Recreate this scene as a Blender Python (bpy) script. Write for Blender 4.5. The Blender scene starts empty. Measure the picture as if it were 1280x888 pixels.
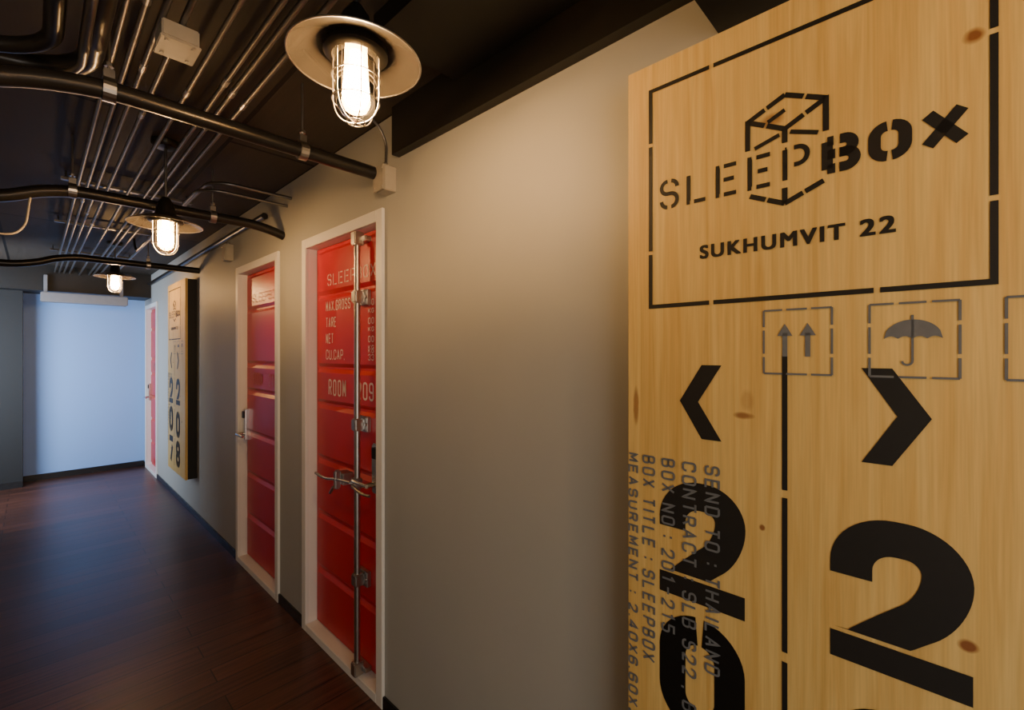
import bpy, math, random
from mathutils import Vector, Matrix
random.seed(4)
C = bpy.context.scene.collection

# ------------------------------------------------------------ helpers
def link(o, parent=None, label=None, category=None, kind=None, group=None):
    if o.name not in C.objects: C.objects.link(o)
    if parent: o.parent = parent
    if label: o["label"] = label
    if category: o["category"] = category
    if kind: o["kind"] = kind
    if group: o["group"] = group
    return o

def empty(name, loc, **kw):
    o = bpy.data.objects.new(name, None); o.location = loc; o.empty_display_size = 0.05
    return link(o, **kw)

def mesh(name, verts, faces, mat, parent=None, smooth=False, loc=(0,0,0), **kw):
    me = bpy.data.meshes.new(name)
    me.from_pydata([tuple(v) for v in verts], [], faces); me.validate(); me.update()
    if smooth:
        for p in me.polygons: p.use_smooth = True
        if hasattr(me, "set_sharp_from_angle"): me.set_sharp_from_angle(angle=math.radians(40))
    if mat:
        me.materials.append(mat)
    o = bpy.data.objects.new(name, me); o.location = loc
    return link(o, parent, **kw)

class B:
    def __init__(s): s.v=[]; s.f=[]
    def add(s, v, f):
        n=len(s.v); s.v+= [tuple(p) for p in v]; s.f += [tuple(i+n for i in q) for q in f]; return s
    def box(s, x0,x1,y0,y1,z0,z1, c=0.0):
        if c<=0:
            v=[(x0,y0,z0),(x1,y0,z0),(x1,y1,z0),(x0,y1,z0),(x0,y0,z1),(x1,y0,z1),(x1,y1,z1),(x0,y1,z1)]
            return s.add(v,[(0,3,2,1),(4,5,6,7),(0,1,5,4),(1,2,6,5),(2,3,7,6),(3,0,4,7)])
        import bmesh
        bm=bmesh.new(); bmesh.ops.create_cube(bm,size=1)
        for w in bm.verts:
            w.co=((x0+x1)/2+w.co.x*(x1-x0),(y0+y1)/2+w.co.y*(y1-y0),(z0+z1)/2+w.co.z*(z1-z0))
        bmesh.ops.bevel(bm,geom=bm.edges[:],offset=c,segments=2,affect='EDGES')
        bm.verts.ensure_lookup_table()
        s.add([w.co[:] for w in bm.verts],[tuple(w.index for w in f.verts) for f in bm.faces]); bm.free(); return s
    def lathe(s, prof, n=32, c=(0,0,0), axis='z'):
        v=[];f=[]
        for r,z in prof:
            for i in range(n):
                a=2*math.pi*i/n
                p=(r*math.cos(a),r*math.sin(a),z)
                if axis=='x': p=(z,p[0],p[1])
                if axis=='y': p=(p[0],z,p[1])
                v.append((p[0]+c[0],p[1]+c[1],p[2]+c[2]))
        for j in range(len(prof)-1):
            for i in range(n):
                f.append((j*n+i,j*n+(i+1)%n,(j+1)*n+(i+1)%n,(j+1)*n+i))
        return s.add(v,f)
    def tube(s, pts, r, n=12, cap=True):
        pts=[Vector(p) for p in pts]
        v=[];f=[]; T=[]
        for i in range(len(pts)):
            a=pts[max(i-1,0)]; b=pts[min(i+1,len(pts)-1)]; T.append((b-a).normalized())
        u=T[0].orthogonal().normalized()
        for i,p in enumerate(pts):
            u=(u-T[i]*u.dot(T[i])).normalized(); w=T[i].cross(u)
            for k in range(n):
                a=2*math.pi*k/n; v.append(p+u*r*math.cos(a)+w*r*math.sin(a))
        for j in range(len(pts)-1):
            for k in range(n): f.append((j*n+k,j*n+(k+1)%n,(j+1)*n+(k+1)%n,(j+1)*n+k))
        if cap:
            f.append(tuple(range(n))[::-1]); f.append(tuple((len(pts)-1)*n+k for k in range(n)))
        return s.add(v,f)

def fillet(pts, r, n=7, closed=False):
    pts=[Vector(p) for p in pts]
    if r<=0: return pts
    N=len(pts); out=[]
    for i in range(N):
        if not closed and i in (0,N-1): out.append(pts[i]); continue
        a=pts[(i-1)%N]; p=pts[i]; b=pts[(i+1)%N]
        la=(a-p).length; lb=(b-p).length
        da=min(r,la*0.5 if (closed or i>1) else la); db=min(r,lb*0.5 if (closed or i<N-2) else lb)
        d=min(da,db)
        if d<1e-6: out.append(p); continue
        P0=p+(a-p)/la*d; P3=p+(b-p)/lb*d
        C1=P0+(p-P0)*.5523; C2=P3+(p-P3)*.5523
        for k in range(n+1):
            t=k/n; out.append(P0*(1-t)**3+C1*3*t*(1-t)**2+C2*3*t*t*(1-t)+P3*t**3)
    if closed: out.append(out[0].copy())
    return out

# ------------------------------------------------------------ stroke font
G = {
'A':[(0,[(0,0),(.5,1),(1,0)]),(0,[(.17,.32),(.83,.32)])],
'B':[(0,[(0,0),(0,1)]),(1,[(0,1),(.93,1),(.93,.52),(0,.52)]),(1,[(0,.52),(1,.52),(1,0),(0,0)])],
'C':[(1,[(1,.7),(1,1),(0,1),(0,0),(1,0),(1,.3)])],
'D':[(0,[(0,0),(0,1)]),(1,[(0,1),(1,1),(1,0),(0,0)])],
'E':[(0,[(1,1),(0,1),(0,0),(1,0)]),(0,[(0,.52),(.88,.52)])],
'F':[(0,[(1,1),(0,1),(0,0)]),(0,[(0,.52),(.88,.52)])],
'G':[(1,[(1,.72),(1,1),(0,1),(0,0),(1,0),(1,.48)]),(0,[(1,.48),(.55,.48)])],
'H':[(0,[(0,0),(0,1)]),(0,[(1,0),(1,1)]),(0,[(0,.52),(1,.52)])],
'I':[(0,[(.5,0),(.5,1)])],
'K':[(0,[(0,0),(0,1)]),(0,[(1,1),(.05,.42)]),(0,[(.35,.6),(1,0)])],
'L':[(0,[(0,1),(0,0),(1,0)])],
'M':[(0,[(0,0),(0,1),(.5,.3),(1,1),(1,0)])],
'N':[(0,[(0,0),(0,1),(1,0),(1,1)])],
'O':[(2,[(0,0),(0,1),(1,1),(1,0)])],
'P':[(0,[(0,0),(0,1)]),(1,[(0,1),(1,1),(1,.45),(0,.45)])],
'R':[(0,[(0,0),(0,1)]),(1,[(0,1),(1,1),(1,.48),(0,.48)]),(0,[(.55,.48),(1,0)])],
'S':[(1,[(1,.74),(1,1),(0,1),(0,.52),(1,.52),(1,0),(0,0),(0,.26)])],
'T':[(0,[(.5,0),(.5,1)]),(0,[(0,1),(1,1)])],
'U':[(1,[(0,1),(0,0),(1,0),(1,1)])],
'V':[(0,[(0,1),(.5,0),(1,1)])],
'X':[(0,[(0,0),(1,1)]),(0,[(0,1),(1,0)])],
'0':[(2,[(0,0),(0,1),(1,1),(1,0)])],
'1':[(0,[(.2,.78),(.6,1),(.6,0)])],
'2':[(1,[(0,.7),(0,1),(1,1),(1,.56),(0,0.02)]),(0,[(0,0),(1,0)])],
'3':[(1,[(0,.76),(0,1),(1,1),(1,.52),(.35,.52)]),(1,[(.35,.52),(1,.52),(1,0),(0,0),(0,.24)])],
'4':[(0,[(.75,0),(.75,1),(0,.25),(1,.25)])],
'5':[(0,[(1,1),(0,1),(0,.54)]),(1,[(0,.58),(1,.58),(1,0),(0,0),(0,.22)])],
'6':[(1,[(1,.78),(1,1),(0,1),(0,0),(1,0),(1,.57),(0,.57)])],
'7':[(0,[(0,1),(1,1),(.35,0)])],
'8':[(2,[(.05,.52),(.05,1),(.95,1),(.95,.52)]),(2,[(0,0),(0,.52),(1,.52),(1,0)])],
'9':[(1,[(0,.22),(0,0),(1,0),(1,1),(0,1),(0,.45),(1,.45)])],
'.':[(0,[(.5,-.08),(.5,.08)])], ',':[(0,[(.5,.08),(.3,-.14)])],
':':[(0,[(.5,.10),(.5,.28)]),(0,[(.5,.66),(.5,.84)])], '-':[(0,[(0,.5),(1,.5)])], ' ':[],
}
CUT = {'S':[(.4,.6,.7,1.1),(.4,.6,-.1,.3)],'L':[(.14,.32,-.1,.2)],'E':[(.14,.32,-.1,1.1)],'P':[(.14,.34,-.1,1.1)],
       'B':[(.3,.42,-.1,1.1)],'O':[(.44,.56,-.1,1.1)],'0':[(.42,.58,-.1,1.1)],'8':[(.42,.58,-.1,.3),(.42,.58,.8,1.1)],
       '2':[(-.1,.12,-.1,.08)],'U':[(.42,.58,-.1,.2)]}
NARROW='I.,:'

def strip2d(b, pts, sw, fmap, zclamp=None, closed=False):
    P=[Vector((p[0],p[1])) for p in pts]
    Q=[P[0]]
    for p in P[1:]:
        if (p-Q[-1]).length>1e-6: Q.append(p)
    P=Q
    if len(P)<2: return
    n=len(P); L=[];R=[]
    for i in range(n):
        if closed: a=P[i-1] if i>0 else P[-2]; c=P[i+1] if i<n-1 else P[1]
        else: a=P[max(i-1,0)]; c=P[min(i+1,n-1)]
        d1=(P[i]-a); d2=(c-P[i])
        if d1.length<1e-9: d1=d2
        if d2.length<1e-9: d2=d1
        d1=d1.normalized(); d2=d2.normalized()
        n1=Vector((-d1.y,d1.x)); n2=Vector((-d2.y,d2.x)); m=n1+n2
        if m.length<1e-6: m=n1
        m=m.normalized(); k=1/max(m.dot(n1),.55)
        L.append(P[i]+m*sw/2*k); R.append(P[i]-m*sw/2*k)
    if zclamp is not None:
        for q in L+R: q.y=max(q.y,zclamp)
    v=[fmap(q.x,q.y) for q in L+R]
    b.add(v,[(i,i+1,n+i+1,n+i) for i in range(n-1)])

def resample(pts, step):
    out=[pts[0]]
    for a,c in zip(pts[:-1],pts[1:]):
        l=(c-a).length; k=max(1,int(math.ceil(l/step)))
        for j in range(1,k+1): out.append(a+(c-a)*j/k)
    return out

def words(s, h, sw, fmap, length=None, w=None, gap=None, stencil=False, rad=.45, step=.006, x0=0.0, y0=0.0):
    """returns one mesh builder per word"""
    gap = gap if gap is not None else sw*1.1
    nn=sum(1 for c in s if c in NARROW); ns=s.count(' '); nf=len(s)-nn-ns
    if w is None:
        w=(length-gap*(len(s)-1)-nn*sw)/(nf+.45*ns)
    x=x0; out=[]; b=B()
    for c in s:
        if c==' ':
            if b.v: out.append(b)
            b=B()
        cw = sw if c in NARROW else (w*.45 if c==' ' else w)
        iw=max(cw-sw,0); ih=h-sw
        for kind,pts in G[c]:
            P=[Vector((px*iw+x+sw/2, py*ih+y0+sw/2,0)) for px,py in pts]
            r=rad*min(max(iw,.3*h),h) if kind else 0
            P=fillet(P,r,closed=(kind==2))
            if stencil and c in CUT:
                P=resample(P,step*.5); seg=[]
                for q in P:
                    qx=(q.x-x-sw/2)/max(iw,1e-6); qy=(q.y-y0-sw/2)/ih
                    if any(a<=qx<=bb and cc<=qy<=d for a,bb,cc,d in CUT[c]):
                        if len(seg)>1: strip2d(b,seg,sw,fmap)
                        seg=[]
                    else: seg.append(q)
                if len(seg)>1: strip2d(b,seg,sw,fmap)
            else:
                strip2d(b,resample(P,step),sw,fmap,closed=(kind==2))
        x+=cw+gap
    if b.v: out.append(b)
    return out

def sans_words(s, cap, fmap, x0, length, y0, weight=.0012, spacing=1.0):
    """built-in vector font turned into a flat mesh, fitted to length/cap height; weight thickens strokes"""
    cu=bpy.data.curves.new('t','FONT'); cu.body=s; cu.space_character=spacing
    o=bpy.data.objects.new('t',cu); C.objects.link(o)
    dg=bpy.context.evaluated_depsgraph_get(); me=bpy.data.meshes.new_from_object(o.evaluated_get(dg))
    V=[v.co.copy() for v in me.vertices]; F=[tuple(p.vertices) for p in me.polygons]
    bpy.data.objects.remove(o); bpy.data.curves.remove(cu); bpy.data.meshes.remove(me)
    minx=min(v.x for v in V); maxx=max(v.x for v in V); miny=min(v.y for v in V); maxy=max(v.y for v in V)
    kx=(length-weight)/(maxx-minx); ky=(cap-weight*.6)/(maxy-miny)
    b=B(); k=0
    for i in range(5):
        for j in range(3):
            dx=weight*i/4; dy=weight*.6*j/2
            pts=[fmap(x0+(v.x-minx)*kx+dx, y0+(v.y-miny)*ky+dy) for v in V]
            b.add([(p[0]-k*.00001,p[1],p[2]) for p in pts],F); k+=1
    return [b]

# ------------------------------------------------------------ materials
def new_mat(name):
    m=bpy.data.materials.new(name); m.use_nodes=True
    nt=m.node_tree; return m,nt,nt.nodes["Principled BSDF"]
def N(nt,t,**kw):
    n=nt.nodes.new(t)
    for k,v in kw.items(): setattr(n,k,v)
    return n
def simple(name,col,rough=.5,metal=0.0,var=.12,scale=20,bump=.0,coat=0):
    m,nt,p=new_mat(name)
    tc=N(nt,'ShaderNodeTexCoord'); no=N(nt,'ShaderNodeTexNoise'); no.inputs['Scale'].default_value=scale; no.inputs['Detail'].default_value=5
    nt.links.new(tc.outputs['Object'],no.inputs['Vector'])
    mx=N(nt,'ShaderNodeMix',data_type='RGBA')
    mx.inputs[6].default_value=(*[c*(1-var) for c in col],1); mx.inputs[7].default_value=(*[min(1,c*(1+var)) for c in col],1)
    nt.links.new(no.outputs['Fac'],mx.inputs[0]); nt.links.new(mx.outputs[2],p.inputs['Base Color'])
    p.inputs['Roughness'].default_value=rough; p.inputs['Metallic'].default_value=metal
    if coat: p.inputs['Coat Weight'].default_value=coat
    if bump:
        bp=N(nt,'ShaderNodeBump'); bp.inputs['Strength'].default_value=bump; bp.inputs['Distance'].default_value=.002
        nt.links.new(no.outputs['Fac'],bp.inputs['Height']); nt.links.new(bp.outputs['Normal'],p.inputs['Normal'])
    return m
M_wall=simple('wall_paint',(.41,.41,.375),.55,var=.04,scale=3,bump=.05)
M_end=simple('end_wall_paint',(.27,.47,.84),.5,var=.02,scale=2)
M_grey=simple('grey_paint',(.012,.012,.012),.7,var=.05,scale=3)
M_black=simple('matte_black',(.010,.009,.008),.5,var=.2,scale=6)
M_cas=simple('cream_casing',(.82,.80,.75),.45,var=.04,scale=6)
M_red=simple('red_door_paint',(.60,.012,.022),.33,var=.06,scale=4)
M_white=simple('white_print',(.86,.70,.65),.6,var=.06,scale=60)
M_faint=simple('worn_print',(.66,.20,.17),.6,var=.1,scale=60)
M_ink=simple('black_stencil_paint',(.010,.009,.008),.55,var=.2,scale=60)
M_gink=simple('grey_stencil_paint',(.14,.15,.16),.6,var=.2,scale=60)
M_galv=simple('galvanised_steel',(.48,.46,.44),.34,1.0,var=.2,scale=25)
M_cond=simple('conduit_steel',(.24,.23,.22),.42,1.0,var=.2,scale=15)
M_pipe=simple('black_iron_pipe',(.035,.033,.032),.30,.6,var=.25,scale=18)
M_box=simple('beige_junction_box',(.42,.38,.31),.45,.0,var=.1,scale=30)
M_side=simple('panel_side_black',(.006,.006,.006),.6,var=.2)
M_silver=simple('brushed_nickel',(.70,.68,.65),.25,1.0,var=.1,scale=40)
M_base=simple('baseboard_black',(.012,.013,.015),.25,var=.1)
M_socket=simple('lamp_black',(.02,.018,.015),.35,.5)
M_case=simple('light_grey_metal',(.24,.24,.25),.5,.2)
M_shade=simple('smoked_shade',(.045,.040,.034),.30,.0,var=.1,scale=12)
nt=M_shade.node_tree; p=nt.nodes["Principled BSDF"]; out=nt.nodes['Material Output']
tr=N(nt,'ShaderNodeBsdfTransparent'); tr.inputs[0].default_value=(.8,.76,.7,1)
mm=N(nt,'ShaderNodeMixShader'); mm.inputs[0].default_value=.45
nt.links.new(p.outputs[0],mm.inputs[1]); nt.links.new(tr.outputs[0],mm.inputs[2]); nt.links.new(mm.outputs[0],out.inputs[0])

def emis(name,col,st):
    m,nt,p=new_mat(name)
    p.inputs['Base Color'].default_value=(*col,1); p.inputs['Emission Color'].default_value=(*col,1); p.inputs['Emission Strength'].default_value=st
    return m
M_bulb=emis('glowing_bulb',(1,.60,.26),490)
m,nt,p=new_mat('lamp_glass'); M_glass=m
nt.nodes.remove(p); out=nt.nodes['Material Output']
tr=N(nt,'ShaderNodeBsdfTransparent'); tr.inputs[0].default_value=(1,.93,.80,1)
tl=N(nt,'ShaderNodeBsdfTranslucent'); tl.inputs[0].default_value=(1,.70,.32,1)
gl=N(nt,'ShaderNodeBsdfGlossy'); gl.inputs['Roughness'].default_value=.08
m1=N(nt,'ShaderNodeMixShader'); m1.inputs[0].default_value=.35
m2=N(nt,'ShaderNodeMixShader'); fr=N(nt,'ShaderNodeFresnel'); fr.inputs[0].default_value=1.4
nt.links.new(tr.outputs[0],m1.inputs[1]); nt.links.new(tl.outputs[0],m1.inputs[2]); nt.links.new(m1.outputs[0],m2.inputs[1]); nt.links.new(gl.outputs[0],m2.inputs[2])
nt.links.new(fr.outputs[0],m2.inputs[0]); nt.links.new(m2.outputs[0],out.inputs[0])

def planks(name,c1,c2,cm,rough,bw,bh,rot=0,scale=1,mortar=.003,grain=.5,spec=.5):
    m,nt,p=new_mat(name)
    tc=N(nt,'ShaderNodeTexCoord'); mp=N(nt,'ShaderNodeMapping'); mp.inputs['Rotation'].default_value=(0,0,rot)
    nt.links.new(tc.outputs['Object'],mp.inputs['Vector'])
    br=N(nt,'ShaderNodeTexBrick'); br.offset=.37
    br.inputs['Scale'].default_value=scale; br.inputs['Brick Width'].default_value=bw; br.inputs['Row Height'].default_value=bh
    br.inputs['Mortar Size'].default_value=mortar; br.inputs['Mortar Smooth'].default_value=.2
    br.inputs['Color1'].default_value=(*c1,1); br.inputs['Color2'].default_value=(*c2,1); br.inputs['Mortar'].default_value=(*cm,1)
    nt.links.new(mp.outputs[0],br.inputs['Vector'])
    mp2=N(nt,'ShaderNodeMapping'); mp2.inputs['Scale'].default_value=(1.5,28,1)
    nt.links.new(mp.outputs[0],mp2.inputs['Vector'])
    no=N(nt,'ShaderNodeTexNoise'); no.inputs['Scale'].default_value=2; no.inputs['Detail'].default_value=7
    nt.links.new(mp2.outputs[0],no.inputs['Vector'])
    cr=N(nt,'ShaderNodeMapRange'); cr.inputs[1].default_value=.3; cr.inputs[2].default_value=.7; cr.inputs[3].default_value=1-grain; cr.inputs[4].default_value=1+grain*.6
    nt.links.new(no.outputs['Fac'],cr.inputs[0])
    mu=N(nt,'ShaderNodeMix',data_type='RGBA',blend_type='MULTIPLY'); mu.inputs[0].default_value=1
    nt.links.new(br.outputs['Color'],mu.inputs[6]); nt.links.new(cr.outputs[0],mu.inputs[7])
    nt.links.new(mu.outputs[2],p.inputs['Base Color'])
    rr=N(nt,'ShaderNodeMapRange'); rr.inputs[3].default_value=rough-.06; rr.inputs[4].default_value=rough+.1
    nt.links.new(no.outputs['Fac'],rr.inputs[0]); nt.links.new(rr.outputs[0],p.inputs['Roughness'])
    bp=N(nt,'ShaderNodeBump'); bp.inputs['Strength'].default_value=.35; bp.inputs['Distance'].default_value=.0015; bp.invert=True
    nt.links.new(br.outputs['Fac'],bp.inputs['Height']); nt.links.new(bp.outputs['Normal'],p.inputs['Normal'])
    p.inputs['Specular IOR Level'].default_value=spec
    return m
M_floor=planks('dark_wood_floor',(.110,.038,.022),(.060,.022,.014),(.010,.004,.003),.33,1.2,.12,rot=0,grain=.5,spec=.45)
M_ceil=planks('dark_ceiling_boards',(.070,.054,.040),(.050,.040,.030),(.005,.003,.002),.6,2.4,.40,rot=math.pi/2,mortar=.010,grain=.2,spec=.3)

m,nt,p=new_mat('pine_wood'); M_pine=m
tc=N(nt,'ShaderNodeTexCoord')
mp=N(nt,'ShaderNodeMapping'); mp.inputs['Scale'].default_value=(1,22,.9)
nt.links.new(tc.outputs['Object'],mp.inputs['Vector'])
no=N(nt,'ShaderNodeTexNoise'); no.inputs['Scale'].default_value=2.2; no.inputs['Detail'].default_value=8; no.inputs['Distortion'].default_value=.9
nt.links.new(mp.outputs[0],no.inputs['Vector'])
mpf=N(nt,'ShaderNodeMapping'); mpf.inputs['Scale'].default_value=(1,160,4)
nt.links.new(tc.outputs['Object'],mpf.inputs['Vector'])
nf=N(nt,'ShaderNodeTexNoise'); nf.inputs['Scale'].default_value=2; nf.inputs['Detail'].default_value=4
nt.links.new(mpf.outputs[0],nf.inputs['Vector'])
cr=N(nt,'ShaderNodeValToRGB'); e=cr.color_ramp.elements
e[0].position=.28; e[0].color=(.70,.43,.12,1); e[1].position=.65; e[1].color=(.85,.60,.21,1)
nt.links.new(no.outputs['Fac'],cr.inputs[0])
mf=N(nt,'ShaderNodeMapRange'); mf.inputs[1].default_value=.3; mf.inputs[2].default_value=.7; mf.inputs[3].default_value=.90; mf.inputs[4].default_value=1.04
nt.links.new(nf.outputs['Fac'],mf.inputs[0])
mu=N(nt,'ShaderNodeMix',data_type='RGBA',blend_type='MULTIPLY'); mu.inputs[0].default_value=1
nt.links.new(cr.outputs[0],mu.inputs[6]); nt.links.new(mf.outputs[0],mu.inputs[7])
sx=N(nt,'ShaderNodeSeparateXYZ'); nt.links.new(tc.outputs['Object'],sx.inputs[0])
md=N(nt,'ShaderNodeMath',operation='MULTIPLY'); md.inputs[1].default_value=1/.125; nt.links.new(sx.outputs[1],md.inputs[0])
fl=N(nt,'ShaderNodeMath',operation='FLOOR'); nt.links.new(md.outputs[0],fl.inputs[0])
wn=N(nt,'ShaderNodeTexWhiteNoise',noise_dimensions='1D'); nt.links.new(fl.outputs[0],wn.inputs['W'])
mw=N(nt,'ShaderNodeMapRange'); mw.inputs[3].default_value=.91; mw.inputs[4].default_value=1.04; nt.links.new(wn.outputs['Value'],mw.inputs[0])
mu2=N(nt,'ShaderNodeMix',data_type='RGBA',blend_type='MULTIPLY'); mu2.inputs[0].default_value=1
nt.links.new(mu.outputs[2],mu2.inputs[6]); nt.links.new(mw.outputs[0],mu2.inputs[7])
prev=mu2.outputs[2]
wob=N(nt,'ShaderNodeTexNoise'); wob.inputs['Scale'].default_value=30; nt.links.new(tc.outputs['Object'],wob.inputs['Vector'])
# knots (darker centre) and scuffs: y, z, half sizes, strength
for (ky,kz,ry,rz,stg) in [(-.551,1.605,.012,.012,.95),(-.292,1.575,.020,.013,.6),(-.244,1.03,.018,.007,.8),(-.250,1.06,.012,.022,.3),(-.545,.726,.011,.009,.95),(-.276,.826,.005,.006,.9),(-.020,1.03,.007,.04,.7),(-.62,.5,.012,.012,.9),(-.15,.2,.012,.012,.9)]:
    a=N(nt,'ShaderNodeMath',operation='SUBTRACT'); a.inputs[1].default_value=ky; nt.links.new(sx.outputs[1],a.inputs[0])
    a2=N(nt,'ShaderNodeMath',operation='DIVIDE'); a2.inputs[1].default_value=ry; nt.links.new(a.outputs[0],a2.inputs[0])
    c=N(nt,'ShaderNodeMath',operation='SUBTRACT'); c.inputs[1].default_value=kz; nt.links.new(sx.outputs[2],c.inputs[0])
    c2=N(nt,'ShaderNodeMath',operation='DIVIDE'); c2.inputs[1].default_value=rz; nt.links.new(c.outputs[0],c2.inputs[0])
    cv=N(nt,'ShaderNodeCombineXYZ'); nt.links.new(a2.outputs[0],cv.inputs[0]); nt.links.new(c2.outputs[0],cv.inputs[1]); nt.links.new(wob.outputs['Fac'],cv.inputs[2])
    ln=N(nt,'ShaderNodeVectorMath',operation='LENGTH'); nt.links.new(cv.outputs[0],ln.inputs[0])
    mr=N(nt,'ShaderNodeMapRange'); mr.inputs[1].default_value=.8; mr.inputs[2].default_value=1.25; mr.inputs[3].default_value=stg; mr.inputs[4].default_value=0
    nt.links.new(ln.outputs['Value'],mr.inputs[0])
    mk=N(nt,'ShaderNodeMix',data_type='RGBA'); mk.inputs[7].default_value=(.24,.075,.02,1)
    nt.links.new(mr.outputs[0],mk.inputs[0]); nt.links.new(prev,mk.inputs[6]); prev=mk.outputs[2]
nt.links.new(prev,p.inputs['Base Color']); p.inputs['Roughness'].default_value=.5

# ------------------------------------------------------------ setting
CEIL=2.48; YEND=7.72
DOORS=[(1.71,2.54),(2.893,3.717),(6.80,7.60)]
b=B(); y=-1.6
for a,c in DOORS:
    b.box(0,.16,y,a+.03,0,CEIL); b.box(0,.16,a+.03,c-.03,2.085,CEIL); y=c-.03
b.box(0,.16,y,YEND,0,CEIL)
mesh('wall_right',b.v,b.f,M_wall,kind='structure',label='greige painted corridor wall with door openings',category='wall')
def st(name,bb,mat,label,cat): return mesh(name,bb.v,bb.f,mat,kind='structure',label=label,category=cat)
st('wall_end',B().box(-2.2,.16,YEND,YEND+.1,0,CEIL),M_end,'pale blue end wall of the corridor','wall')
st('wall_left',B().box(-2.3,-2.2,-1.6,YEND,0,CEIL),M_wall,'greige painted corridor wall','wall')
st('wall_corner',B().box(-2.2,-1.105,7.45,YEND,0,CEIL),M_grey,'dark slate-grey painted wall section beside the end wall','wall')
st('floor',B().box(-2.3,.16,-1.6,YEND+.1,-.1,0),M_floor,'dark reddish-brown wood plank floor','floor')
st('ceiling',B().box(-2.3,.16,-1.6,YEND+.1,CEIL,CEIL+.1),M_ceil,'dark brown boarded ceiling','ceiling')
st('trim_1',B().box(-.035,0,.36,1.60,2.29,CEIL),M_black,'black beam along the top of the wall','beam')
st('trim_2',B().box(-2.2,0,-.35,.355,2.19,CEIL),M_black,'black beam crossing the corridor','beam')
st('trim_3',B().box(-2.2,0,7.25,YEND,2.19,CEIL),M_black,'black bulkhead above the end wall','beam')
st('trim_4',B().box(-.34,-.036,.356,1.2,2.42,CEIL),M_black,'black boxed duct under the ceiling','beam')
b=B(); y=-1.6
for a,c in DOORS:
    b.box(-.012,0,y,a,0,.055,.002); y=c
b.box(-.012,0,y,YEND,0,.055)
st('baseboard_right',b,M_base,'glossy black baseboard','baseboard')
st('baseboard_end',B().box(-1.105,-.012,YEND-.012,YEND,0,.07),M_base,'glossy black baseboard','baseboard')
st('baseboard_corner',B().box(-2.2,-1.105,7.438,7.45,0,.07),M_base,'glossy black baseboard','baseboard')

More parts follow.
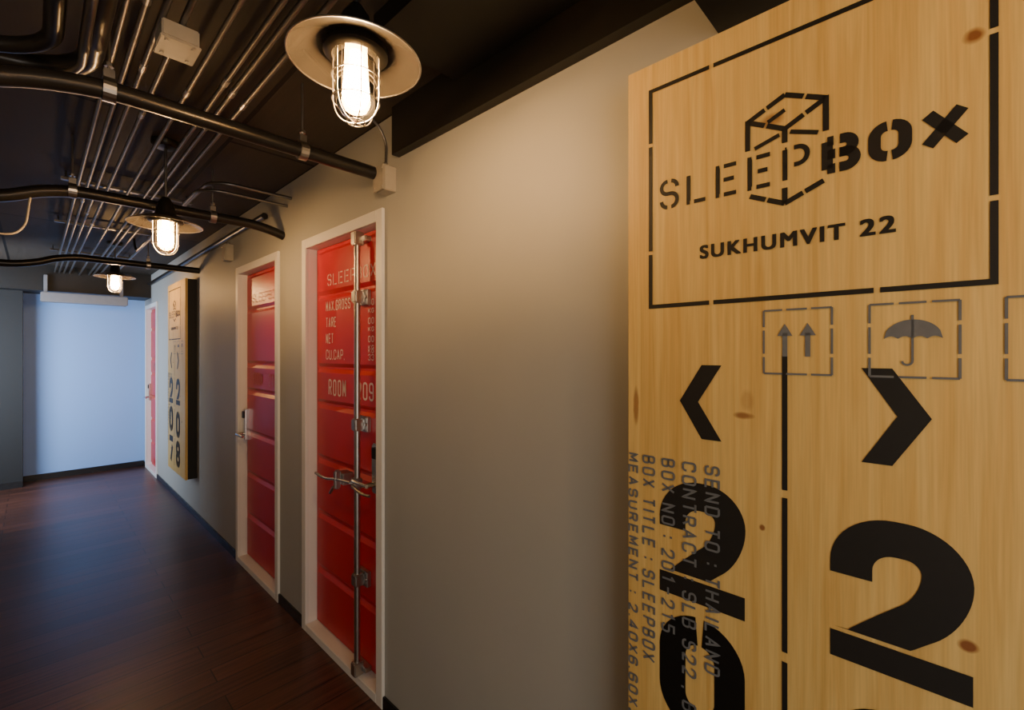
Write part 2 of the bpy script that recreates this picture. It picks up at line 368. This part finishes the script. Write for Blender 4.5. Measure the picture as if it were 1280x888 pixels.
# ------------------------------------------------------------ doors
LX=.048; RH=.015
PZ=[(1.805,2.04),(1.425,1.795),(1.235,1.415)]+[(.062+.293*i,.062+.293*i+.283) for i in range(4)]
SL=.020
def surf(z):
    for a,c in PZ:
        if a<=z<=c: return LX-RH*min(1,min(z-a,c-z)/SL)
    return LX
def door(idx, ya, yb, bar, lockfar, room):
    w=yb-ya
    root=empty('door_%d'%idx,(0,ya,0),kind='structure',category='door',
        label='red corrugated container-style door with steel locking bar' if bar else 'red corrugated container-style door with nickel lever lock')
    b=B(); cw=.05
    b.box(-.014,.0,0,cw,0,2.11,.002); b.box(-.014,.0,w-cw,w,0,2.11,.002); b.box(-.014,0,cw,w-cw,2.06,2.11,.002); b.box(-.014,.09,cw,w-cw,0,.04,.002)
    b.box(.0005,.12,.031,cw,0,2.083); b.box(.0005,.12,w-cw,w-.031,0,2.083); b.box(.0005,.12,cw,w-cw,2.06,2.083)
    mesh('door_casing',b.v,b.f,M_cas,root,label='cream painted door casing')
    y0=cw+.003;y1=w-cw-.003
    b=B(); b.box(LX,LX+.04,y0,y1,.043,2.057)
    for za,zc in PZ:
        a0,a1=y0+.030,y1-.030; s=SL
        v=[(LX+.0005,a0,za),(LX+.0005,a1,za),(LX+.0005,a1,zc),(LX+.0005,a0,zc),
           (LX-RH,a0+s,za+s),(LX-RH,a1-s,za+s),(LX-RH,a1-s,zc-s),(LX-RH,a0+s,zc-s)]
        b.add(v,[(4,7,6,5),(0,4,5,1),(1,5,6,2),(2,6,7,3),(3,7,4,0)])
    mesh('door_leaf',b.v,b.f,M_red,root)
    fm=lambda u,v: (surf(v)-.0020, w-u, v)
    mt=M_white if bar else M_faint
    def T(s,Y0,Y1,z,h,sw,**k):
        for t in words(s,h,sw,fm,length=Y0-Y1,x0=w-Y0,y0=z,rad=.4,step=.005,**k):
            mesh('lettering',t.v,t.f,mt,root)
    o=w-.83
    T('SLEEPBOX',.612+o,.130+o,1.845,.060,.0060,stencil=True,gap=.018)
    if bar:
        for s,z,v in [('MAX.GROSS',1.714,'30'),('TARE',1.630,'00'),('NET',1.547,'00'),('CU.CAP.',1.464,'33')]:
            T(s,.630+o,.630+o-(.030*len(s)-.005),z,.052,.0058,gap=.0088)
            T(v,.196+o,.144+o,z,.030,.0045,gap=.008)
            T('KG',.196+o,.144+o,z-.034 if z>1.5 else z+.034,.022,.0040,gap=.008)
    T('ROOM',.600+o,.410+o,1.280,.084,.0100,gap=.015)
    T(room,.300+o,.146+o,1.280,.084,.0100,gap=.014)
    if bar:
        yp=.215; xp=-.012
        b=B(); b.tube([(xp,yp,.05),(xp,yp,2.04)],.0135,16)
        mesh('locking_bar',b.v,b.f,M_galv,root,smooth=True,label='vertical galvanised locking bar')
        for z in (1.752,1.175,.475):
            b=B(); b.box(.012,.0325,yp-.045,yp+.045,z-.035,z+.035,.003)
            b.box(-.032,.012,yp-.022,yp+.022,z-.028,z+.028,.006)
            for dy in (-.034,.034):
                b.lathe([(.0,.006),(.007,.006),(.007,.012)],8,(0,yp+dy,z),'x')
            mesh('bar_bracket',b.v,b.f,M_galv,root)
        for z in (.075,2.015):
            b=B(); b.box(-.034,.012,yp-.02,yp+.02,z-.03,z+.03,.004); b.box(.0,.0325,yp-.05,yp+.05,z-.012,z+.012,.003)
            mesh('cam_keeper',b.v,b.f,M_galv,root)
        b=B()
        b.box(-.036,.006,yp-.020,yp+.020,.885,.935,.005)
        b.tube(fillet([(-.040,yp+.01,.915),(-.042,yp+.16,.905),(-.042,yp+.26,.885),(-.042,yp+.37,.895)],.05),.0065,10)
        b.tube(fillet([(-.040,yp-.01,.905),(-.042,yp-.09,.885),(-.03,yp-.14,.885)],.03),.0065,10)
        mesh('locking_lever',b.v,b.f,M_galv,root,smooth=True,label='horizontal steel locking lever')
        b=B(); b.box(-.02,.0325,yp+.120,yp+.190,.875,.930,.004); b.box(-.050,-.02,yp+.138,yp+.160,.858,.948,.006)
        b.tube([(-.052,yp+.15,.87),(-.052,yp+.185,.835)],.007,8)
        mesh('lever_catch',b.v,b.f,M_galv,root)
    yl = (w-.05-.060) if lockfar else .05+.045
    sgn = -1 if lockfar else 1
    b=B(); b.box(.008,LX-.001,yl-.032,yl+.032,.88,1.10,.006)
    mesh('lock_plate',b.v,b.f,M_silver,root)
    b=B(); b.box(.0,.0085,yl-.018,yl+.018,1.035,1.085,.003)
    mesh('key_card_reader',b.v,b.f,M_socket,root)
    b=B(); b.tube([(.008,yl,.925),(-.035,yl,.925)],.011,12); b.tube(fillet([(-.035,yl-.01*sgn,.925),(-.038,yl+.06*sgn,.925),(-.034,yl+.12*sgn,.922)],.03),.009,12)
    mesh('door_handle',b.v,b.f,M_silver,root,smooth=True)
    if not bar:
        for z in (.3,1.05,1.8):
            yh=.052 if lockfar else w-.052
            b=B().tube([(LX-.006,yh,z-.05),(LX-.006,yh,z+.05)],.006,8)
            mesh('hinge',b.v,b.f,M_silver,root)
    return root
door(1,1.71,2.54,True,False,'209')
door(2,2.893,3.717,False,True,'210')
door(3,6.80,7.60,False,True,'211')

# ------------------------------------------------------------ sign panels
PW=.76; PH=1.78; PT=.09; YF=.5214; ZB=.35
def build_panel():
    root=empty('wooden_sign_panel',(0,YF,ZB),category='sign',group='wooden wall sign panels',
       label='large pine wall sign with black stencilled logo and room numbers')
    X=-PT
    b=B().box(X+.0185,-.0005,-PW+.004,-.004,.004,PH-.004); mesh('box_frame',b.v,b.f,M_side,root,label='black box frame behind the board')
    b=B().box(X,X+.018,-PW,0,0,PH,.0015); mesh('sign_board',b.v,b.f,M_pine,root,label='knotty pine board')
    def FM(lift): return lambda u,v:(X-lift,-u,v-ZB)      # u=YF-Y
    fm=FM(.0010); fg=FM(.0014)
    def fin(name,b,mat=M_ink,**k): mesh(name,b.v,b.f,mat,root,**k)
    def line(b,Y0,z0,Y1,z1,sw,f=fm): strip2d(b,[(YF-Y0,z0),(YF-Y1,z1)],sw,f)
    b=B(); yl,yr,zt,zb=.466,-.050,2.070,1.600; sw=.0085; h=sw/2
    w4=(yl-yr)/4; h4=(zt-zb)/4; g=.004
    for z in (zt,zb):
        line(b,yl+h,z,yl-w4+g,z,sw); line(b,yl-w4-g,z,yr+w4+g,z,sw); line(b,yr+w4-g,z,yr-h,z,sw)
    for Y in (yl,yr):
        line(b,Y,zt-h,Y,zt-h4+g,sw); line(b,Y,zt-h4-g,Y,zb+h4+g,sw); line(b,Y,zb+h4-g,Y,zb+h,sw)
    fin('stencil_border',b)
    # cube logo
    b=B(); c=(.2085,1.902); T=(.2085,1.963); L=(.270,1.934); R=(.147,1.934); s=.0090
    def dl(p,q,gaps=(.47,.53),lo=0.0,hi=1.0):
        p=Vector(p);q=Vector(q)
        for a,e2 in ((lo,gaps[0]),(gaps[1],hi)):
            A=p.lerp(q,a);E=p.lerp(q,e2); line(b,A.x,A.y,E.x,E.y,s)
    dl(T,L);dl(T,R);dl(L,c,lo=.06);dl(c,R,hi=.94)
    line(b,L[0],1.938,L[0],1.880,s); line(b,R[0],1.938,R[0],1.878,s); line(b,c[0],1.902,c[0],1.877,s)
    line(b,.200,1.894,.158,1.879,s*.85); line(b,.217,1.894,.258,1.881,s*.85)
    line(b,.2085,1.936,.236,1.923,s*.85)
    fin('cube_logo',b)
    b=B()
    Bt=(.2085,1.768); BL=(.266,1.794); BR=(.150,1.794)
    dl(Bt,BL,(.48,.54)); dl(Bt,BR,(.48,.54)); line(b,c[0],1.796,c[0],1.768,s)
    fin('cube_logo_base',b)
    def W(s,h,sw,Y0,Y1,z,**k):
        for t in words(s,h,sw,fm,length=Y0-Y1,x0=YF-Y0,y0=z,**k): fin('lettering',t)
    W('SLEEP',.063,.0080,.4449,.170,1.805,stencil=True,gap=.016,rad=.42)
    W('BOX',.063,.0160,.153,-.0264,1.803,stencil=True,gap=.0095,rad=.42)
    for s,Y0,Y1 in (('SUKHUMVIT',.3595,.120),('22',.1010,.0556)):
        for t in sans_words(s,.0275,fm,YF-Y0,Y0-Y1,1.689,weight=.0030,spacing=1.22): fin('lettering',t)
    # handling symbols
    for k,yy in enumerate((.2423,.0882,-.0616)):
        b=B(); y0,y1,z0,z1=yy,yy-.104,1.462,1.577; s=.0034; q=.03;g=.003
        for z in (z0,z1):
            line(b,y0,z,y0-q,z,s,fg); line(b,y0-q-2*g,z,y1+q+2*g,z,s,fg); line(b,y1+q,z,y1,z,s,fg)
        for Y in (y0,y1):
            line(b,Y,z0,Y,z0+q,s,fg); line(b,Y,z0+q+2*g,Y,z1-q-2*g,s,fg); line(b,Y,z1-q,Y,z1,s,fg)
        cy=(y0+y1)/2
        fin('symbol_frame',b,M_gink); b=B()
        if k==0:
            for Y in (cy+.018,cy-.017):
                line(b,Y,1.493,Y,1.535,.008,fg)
                b.add([fg(YF-Y-.012,1.53),fg(YF-Y+.012,1.53),fg(YF-Y,1.552)],[(0,1,2)])
            nm='arrows_symbol'
        elif k==1:
            n=24; top=[];low=[]
            for i in range(n+1):
                xx=-.034+.068*i/n
                top.append(fg(YF-cy+xx,1.522+.029*math.sqrt(max(0,1-(xx/.034)**2))))
                low.append(fg(YF-cy+xx,1.522+.004*abs(math.sin(i/n*math.pi*4))-.0005))
            b.add(top+low,[(i,i+1,n+2+i,n+1+i) for i in range(n)])
            line(b,cy,1.558,cy,1.487,.0032,fg)
            hk=[(YF-cy-.006*(1-math.cos(a)), 1.487-.006*math.sin(a)) for a in [math.pi*i/8 for i in range(9)]]
            strip2d(b,hk,.003,fg); nm='umbrella_symbol'
        else:
            strip2d(b,[(YF-cy,1.485),(YF-cy,1.52)],.004,fg)
            b.add([fg(YF-cy-.018,1.555),fg(YF-cy+.018,1.555),fg(YF-cy+.014,1.53),fg(YF-cy,1.516),fg(YF-cy-.014,1.53)],[(0,1,2,3,4)])
            line(b,cy+.015,1.484,cy-.015,1.484,.004,fg); nm='glass_symbol'
        fin(nm,b,M_gink)
    for pts in ([(.356,1.475),(.3175,1.475),(.363,1.400),(.3175,1.3255),(.356,1.3255),(.4008,1.400)],
                [(.0986,1.475),(.060,1.475),(.0142,1.400),(.060,1.322),(.0986,1.322),(.054,1.400)]):
        b=B(); v=[fm(YF-Y,z) for Y,z in pts]; b.add(v,[(0,1,2,5),(5,2,3,4)]); fin('chevron_mark',b)
    for z0,z1 in ((1.494,1.253),(1.239,.9615),(.944,.68),(.665,.41)):
        b=B(); line(b,.2085,z0,.2085,z1,.0085); fin('centre_line',b)
    def num(ch,Y0,zb,w=.170,hh=.245,sw=.056):
        b=B(); x=YF-Y0
        ix=w-sw; iz=hh-sw
        P=lambda px,py:Vector((x+sw/2+px*ix, zb+sw/2+py*iz,0))
        if ch=='2':
            bt=zb+.044
            pts=fillet([P(0,.60),P(0,1),P(1,1),P(1.02,.52),P(.42,.20),P(-.02,-.08)],.085,12)
            strip2d(b,pts,sw,fm,zclamp=bt+.007)
            line(b,Y0,zb+.022,Y0-w,zb+.022,.044)
        elif ch=='7':
            strip2d(b,[P(-.2,1),P(1.2,1)],sw,fm)
            strip2d(b,[P(1,.66),P(.40,-.13)],sw,fm)
        else:
            for lo,hi in (((0,1),) if ch=='0' else ((0,.5),(.5,1))):
                pts=resample(fillet([P(0,lo),P(0,hi),P(1,hi),P(1,lo)],.08 if ch=='0' else .055,10,closed=True),.004)
                for side in (-1,1):
                    seg=[]
                    for q in pts+pts[1:]:
                        d=(q.x-(x+w/2))*side
                        if d>.005: seg.append(q)
                        elif seg:
                            if len(seg)>12: strip2d(b,seg,sw,fm)
                            seg=[]
        fin('numeral',b)
    for ch,Y0,z in (('2',.4449,.990),('2',.1407,.990),('0',.4449,.716),('0',.1407,.686),('7',.4449,.430),('8',.1407,.415)):
        num(ch,Y0,z)
    def vt(s,Yb,cap,L,z0=1.275):
        f=lambda u,v:(X-.0018,Yb-v-YF,z0-u-ZB)
        for t in words(s,cap,.0044,f,length=L,gap=.0073,rad=.35,step=.004): fin('shipping_text',t,M_gink)
    vt('SEND TO : THAILAND',.350,.030,.415); vt('CONTRACT : SLB S22 , BKK',.396,.030,.57)
    vt('BOX NO : 201-215',.441,.030,.37); vt('BOX TITLE : SLEEPBOX',.485,.030,.45); vt('MEASUREMENT : 2.40X6.60X2.40',.5195,.024,.66)
    return root
p1=build_panel()
kids=list(p1.children)
p2=p1.copy(); C.objects.link(p2); p2.location=(0,5.66,.36); p2.scale=(1,1,1.015)
p2["label"]='pine wall sign with stencilled numbers between two red doors'
for k in kids:
    n=k.copy(); C.objects.link(n); n.parent=p2

# ------------------------------------------------------------ pendant lamps
def build_lamp(loc, drop, R=.143):
    root=empty('pendant_lamp',loc,category='lamp',group='caged pendant lamps',label='caged glass pendant lamp with flat round smoky shade, lit warm')
    z0=-drop
    def pt(name,b,mat,smooth=True,**k): mesh(name,b.v,b.f,mat,root,smooth=smooth,**k)
    q=.88
    b=B().lathe([(0,0),(.055,0),(.055,-.018),(.045,-.03),(.012,-.034),(0,-.034)],32); pt('ceiling_canopy',b,M_socket)
    b=B().tube([(0,0,-.03),(0,0,z0+.12)],.0055,12); pt('stem',b,M_cond)
    b=B().lathe([(0,z0+.125),(.014,z0+.125),(.020,z0+.115),(.030,z0+.10),(.036,z0+.07),(.042,z0+.045),(.046,z0+.03)],32); pt('socket_cap',b,M_socket)
    b=B().lathe([(.046,z0+.040),(.06,z0+.037),(.10,z0+.022),(R-.003,z0+.002),(R,z0-.001),(R,z0-.004),(R-.004,z0-.002),(.10,z0+.019),(.06,z0+.034),(.046,z0+.037),(.046,z0+.040)],64); pt('lamp_shade',b,M_shade)
    b=B().tube([(R*math.cos(2*math.pi*i/64),R*math.sin(2*math.pi*i/64),z0-.002) for i in range(65)],.0022,6,cap=False); pt('shade_rim',b,M_galv)
    b=B().lathe([(.046,z0+.033),(.068,z0+.030),(.070,z0+.014),(.064,z0+.008),(.052,z0+.006),(.050,z0+.033)],40); pt('collar_ring',b,M_socket)
    b=B().lathe([(.044,z0+.02),(.0445,z0-.04*q),(.044,z0-.10*q),(.040,z0-.125*q),(.028,z0-.142*q),(.012,z0-.150*q),(0.0005,z0-.151*q)],40); pt('glass_jar',b,M_glass)
    b=B()
    prof=[(.052,z0+.015),(.052,z0-.10*q),(.047,z0-.13*q),(.032,z0-.152*q),(.012,z0-.160*q),(0,z0-.161*q)]
    for k in range(6):
        a=math.pi*k/3+.25
        b.tube(fillet([(r*math.cos(a),r*math.sin(a),z) for r,z in prof],.01,3),.0014,6)
    for r,z in ((.052,z0-.045*q),(.0515,z0-.105*q),(.020,z0-.158*q)):
        b.tube([(r*math.cos(2*math.pi*i/32),r*math.sin(2*math.pi*i/32),z) for i in range(33)],.0014,6,cap=False)
    pt('wire_cage',b,M_galv)
    b=B().lathe([(.0,z0+.02),(.013,z0+.02),(.014,z0-.015),(.022,z0-.038),(.030,z0-.06),(.030,z0-.078),(.022,z0-.098),(.01,z0-.107),(0.0005,z0-.108)],24); pt('bulb',b,M_bulb)
    return root
build_lamp((-.517,.966,CEIL),CEIL-2.160)
build_lamp((-.598,2.62,CEIL),CEIL-2.095)
build_lamp((-.522,5.35,CEIL),CEIL-2.175)
build_lamp((-.62,-.86,CEIL),CEIL-2.160)

# ------------------------------------------------------------ pipes
def conduit(name,pts,r,mat,label,group,fr=.12,clamps=(),couplings=()):
    base=Vector(pts[0]); P=fillet([Vector(p)-base for p in pts],fr,10)
    b=B().tube(P,r,14)
    root=mesh(name,b.v,b.f,mat,None,smooth=True,loc=base,label=label,category='pipe',group=group)
    for c in couplings:
        c=Vector(c)-base
        cb=B().lathe([(r*1.01,-.022),(r*1.28,-.022),(r*1.28,.022),(r*1.01,.022)],14,c,'y')
        mesh('coupling',cb.v,cb.f,M_galv,root)
    for c in clamps:
        c=Vector(c)-base; cc=B()
        cc.lathe([(r*1.02,-.014),(r*1.28,-.014),(r*1.28,.014),(r*1.02,.014)],20,c,'x' if name=='black_pipe' else 'y')
        cc.box(c.x-.012,c.x+.012,c.y-.012,c.y+.012,c.z+r*1.1,c.z+r+.03,.002)
        cc.tube([(c.x,c.y,c.z+r+.025),(c.x,c.y,CEIL-base.z)],.004,8)
        cc.lathe([(0,-.002),(.011,-.002),(.011,.008),(0,.008)],6,(c.x,c.y,c.z+r+.04),'z')
        mesh('pipe_clamp',cc.v,cc.f,M_galv,root,label='galvanised clamp on threaded rod')
    return root
gp='parallel steel conduits under the ceiling'
lab='thin steel conduit running along the dark ceiling'
for i,X in enumerate((-.856,-.820,-.782,-.738)):
    conduit('steel_conduit',[(X,.36,2.405),(X,7.25,2.405)],.0082,M_cond,lab,gp,couplings=[(X,1.1+.37*i,2.405),(X,3.4+.31*i,2.405)])
conduit('steel_conduit',[(-.655,.36,2.40),(-.655,7.25,2.40)],.0082,M_cond,lab,gp,couplings=[(-.655,1.9,2.40)])
for i,X in enumerate((-.575,-.540,-.488)):
    conduit('steel_conduit',[(X,1.15 if i<2 else .36,2.41),(X,7.25,2.41)],.0085,M_cond,lab,gp,couplings=[(X,1.75+.06*i,2.41),(X,3.9+.05*i,2.41)])
gp2='curved conduits turning toward the wall'
conduit('bent_conduit',[(.002,2.72,2.385),(-.395,2.72,2.385),(-.395,7.25,2.385)],.0095,M_cond,'steel conduit bending from the wall along the ceiling',gp2)
conduit('bent_conduit',[(.002,2.78,2.355),(-.425,2.78,2.355),(-.425,5.0,2.355),(-.425,5.05,2.48)],.0085,M_cond,'steel conduit bending from the wall along the ceiling',gp2)
gp3='thick black pipes crossing the corridor'
conduit('black_pipe',[(-.062,1.694,2.235),(-.95,1.694,2.235),(-1.25,1.694,2.12),(-2.201,1.694,2.1)],.026,M_pipe,'thick black pipe crossing the corridor below the ceiling',gp3,.12,clamps=[(-.346,1.694,2.235),(-.875,1.694,2.235)])
conduit('black_pipe',[(.002,2.84,2.19),(-.10,2.84,2.228),(-.95,2.84,2.228),(-1.15,2.84,2.13),(-2.201,2.84,2.1)],.026,M_pipe,'thick black pipe crossing the corridor below the ceiling',gp3,.1,clamps=[(-.36,2.84,2.228),(-.90,2.84,2.228)])
conduit('black_pipe',[(.002,4.83,2.232),(-.86,4.83,2.232),(-1.05,4.83,2.14),(-2.201,4.83,2.1)],.026,M_pipe,'thick black pipe crossing the corridor below the ceiling',gp3,.1,clamps=[(-.36,4.83,2.232)])
gp4='overhead pipes with elbow bends'
conduit('elbow_pipe',[(-.91,.35,2.35),(-.91,1.88,2.33),(-1.3,1.88,2.29),(-2.201,1.88,2.15)],.028,M_pipe,'thick black pipe with a wide elbow bend',gp4,.16)
conduit('elbow_pipe',[(-.985,.35,2.35),(-.985,1.79,2.32),(-1.3,1.79,2.27),(-2.201,1.79,2.10)],.020,M_pipe,'black pipe with a wide elbow bend',gp4,.14)
conduit('elbow_pipe',[(-.930,.35,2.30),(-.930,1.83,2.283),(-1.3,1.83,2.22),(-2.201,1.83,2.06)],.010,M_cond,'thin steel conduit curving beside the black pipe',gp4,.15)
conduit('wall_pipe',[(-.019,3.1,2.36),(-.019,7.25,2.36)],.02,M_pipe,'black pipe along the top of the wall',gp4)
conduit('bent_conduit',[(-.699,1.56,2.36),(-.62,1.56,2.36),(-.40,1.30,2.375),(-.034,1.30,2.375)],.0085,M_cond,'steel conduit from junction box toward the wall',gp2,.1)
conduit('lamp_cable',[(-.026,1.66,2.27),(-.022,1.66,2.40),(-.16,1.64,2.455),(-.42,1.5,2.478)],.0055,M_cond,'thin grey cable rising from wall box','cables near the ceiling',.07)
conduit('lamp_cable',[(-1.03,2.835,2.17),(-1.045,2.80,2.02),(-1.10,2.76,1.97),(-1.4,2.835,2.105)],.004,M_box,'thin beige cable hanging below the pipes','cables near the ceiling',.05)
for yy in (2.2,3.45,4.6,5.9):
    b=B().box(-.92,-.33,yy-.018,yy+.018,2.435,2.449,.002)
    for X in (-.90,-.62,-.36): b.tube([(X,yy,2.44),(X,yy,CEIL)],.005,8)
    mesh('strut_channel',b.v,b.f,M_cond,label='steel strut channel holding conduits under the ceiling',category='pipe support',group='strut channels')
def jbox(loc,sx,sy,sz,label,side='wall'):
    root=empty('junction_box',loc,category='junction box',label=label)
    b=B().box(-sx,.002 if side=='wall' else 0,-sy/2,sy/2,-sz/2,sz/2,.003); mesh('box_body',b.v,b.f,M_box,root)
    b=B()
    if side=='wall':
        b.box(-sx-.006,-sx,-sy/2-.003,sy/2+.003,-sz/2-.003,sz/2+.003,.003)
        for a in (-1,1):
            for c in (-1,1): b.lathe([(0,-sx-.009),(.005,-sx-.009),(.005,-sx-.006)],8,(0,a*sy*.38,c*sz*.38),'x')
        mesh('box_cover',b.v,b.f,M_box,root)
        b=B().lathe([(.014,-.02),(.014,.015),(.010,.02)],14,(-sx/2,0,sz/2),'z'); mesh('cable_gland',b.v,b.f,M_galv,root)
    else:
        b.box(-sx-.004,.004,-sy/2-.004,sy/2+.004,-sz/2-.006,-sz/2,.002)
        for a in (.15,.85):
            for c in (-1,1): b.lathe([(0,-sz/2-.009),(.005,-sz/2-.009),(.005,-sz/2-.006)],8,(-sx*a,c*sy*.36,0),'z')
        mesh('box_cover',b.v,b.f,M_box,root)
jbox((0,1.66,2.205),.055,.075,.10,'beige electrical junction box on the wall by the red door')
jbox((0,3.86,2.24),.05,.085,.12,'beige electrical junction box on the wall between doors')
jbox((-.70,1.56,2.3745),.085,.10,.045,'beige square junction box on ceiling conduits','ceil')
b=B().box(-.97,-.24,7.10,7.249,2.06,2.165,.008)
root=mesh('blind_case',b.v,b.f,M_case,label='long light-grey metal case mounted under the bulkhead',category='blind case')
for X in (-.93,-.29):
    b=B().box(X-.015,X+.015,7.18,7.249,2.16,2.36,.002)
    mesh('mounting_bracket',b.v,b.f,M_case,root)

# ------------------------------------------------------------ lights
def area(name,loc,target,size,power,col):
    l=bpy.data.lights.new(name,'AREA'); l.energy=power; l.color=col; l.shape='RECTANGLE'; l.size=size[0]; l.size_y=size[1]
    o=bpy.data.objects.new(name,l); o.location=loc
    o.rotation_euler=(Vector(target)-Vector(loc)).to_track_quat('-Z','Y').to_euler(); C.objects.link(o)
area('daylight',(-1.95,6.3,1.35),(-.5,7.72,1.1),(.9,1.6),84,(.68,.81,1))
area('fill_light',(-1.5,-1.5,1.2),(-.4,1.6,.6),(1.2,1.8),22,(1,.91,.80))  # unseen fill added behind the camera to brighten the near wall

w=bpy.data.worlds.new('world'); bpy.context.scene.world=w; w.use_nodes=True
w.node_tree.nodes['Background'].inputs[0].default_value=(1,.95,.90,1); w.node_tree.nodes['Background'].inputs[1].default_value=.35

cam=bpy.data.cameras.new('camera'); co=bpy.data.objects.new('camera',cam); C.objects.link(co)
cam.sensor_width=36; cam.lens=16; cam.shift_y=-.0023; cam.clip_start=.02
co.location=(-1.02,0,1.5); co.rotation_euler=(math.pi/2,0,-math.radians(46.42))
bpy.context.scene.camera=co
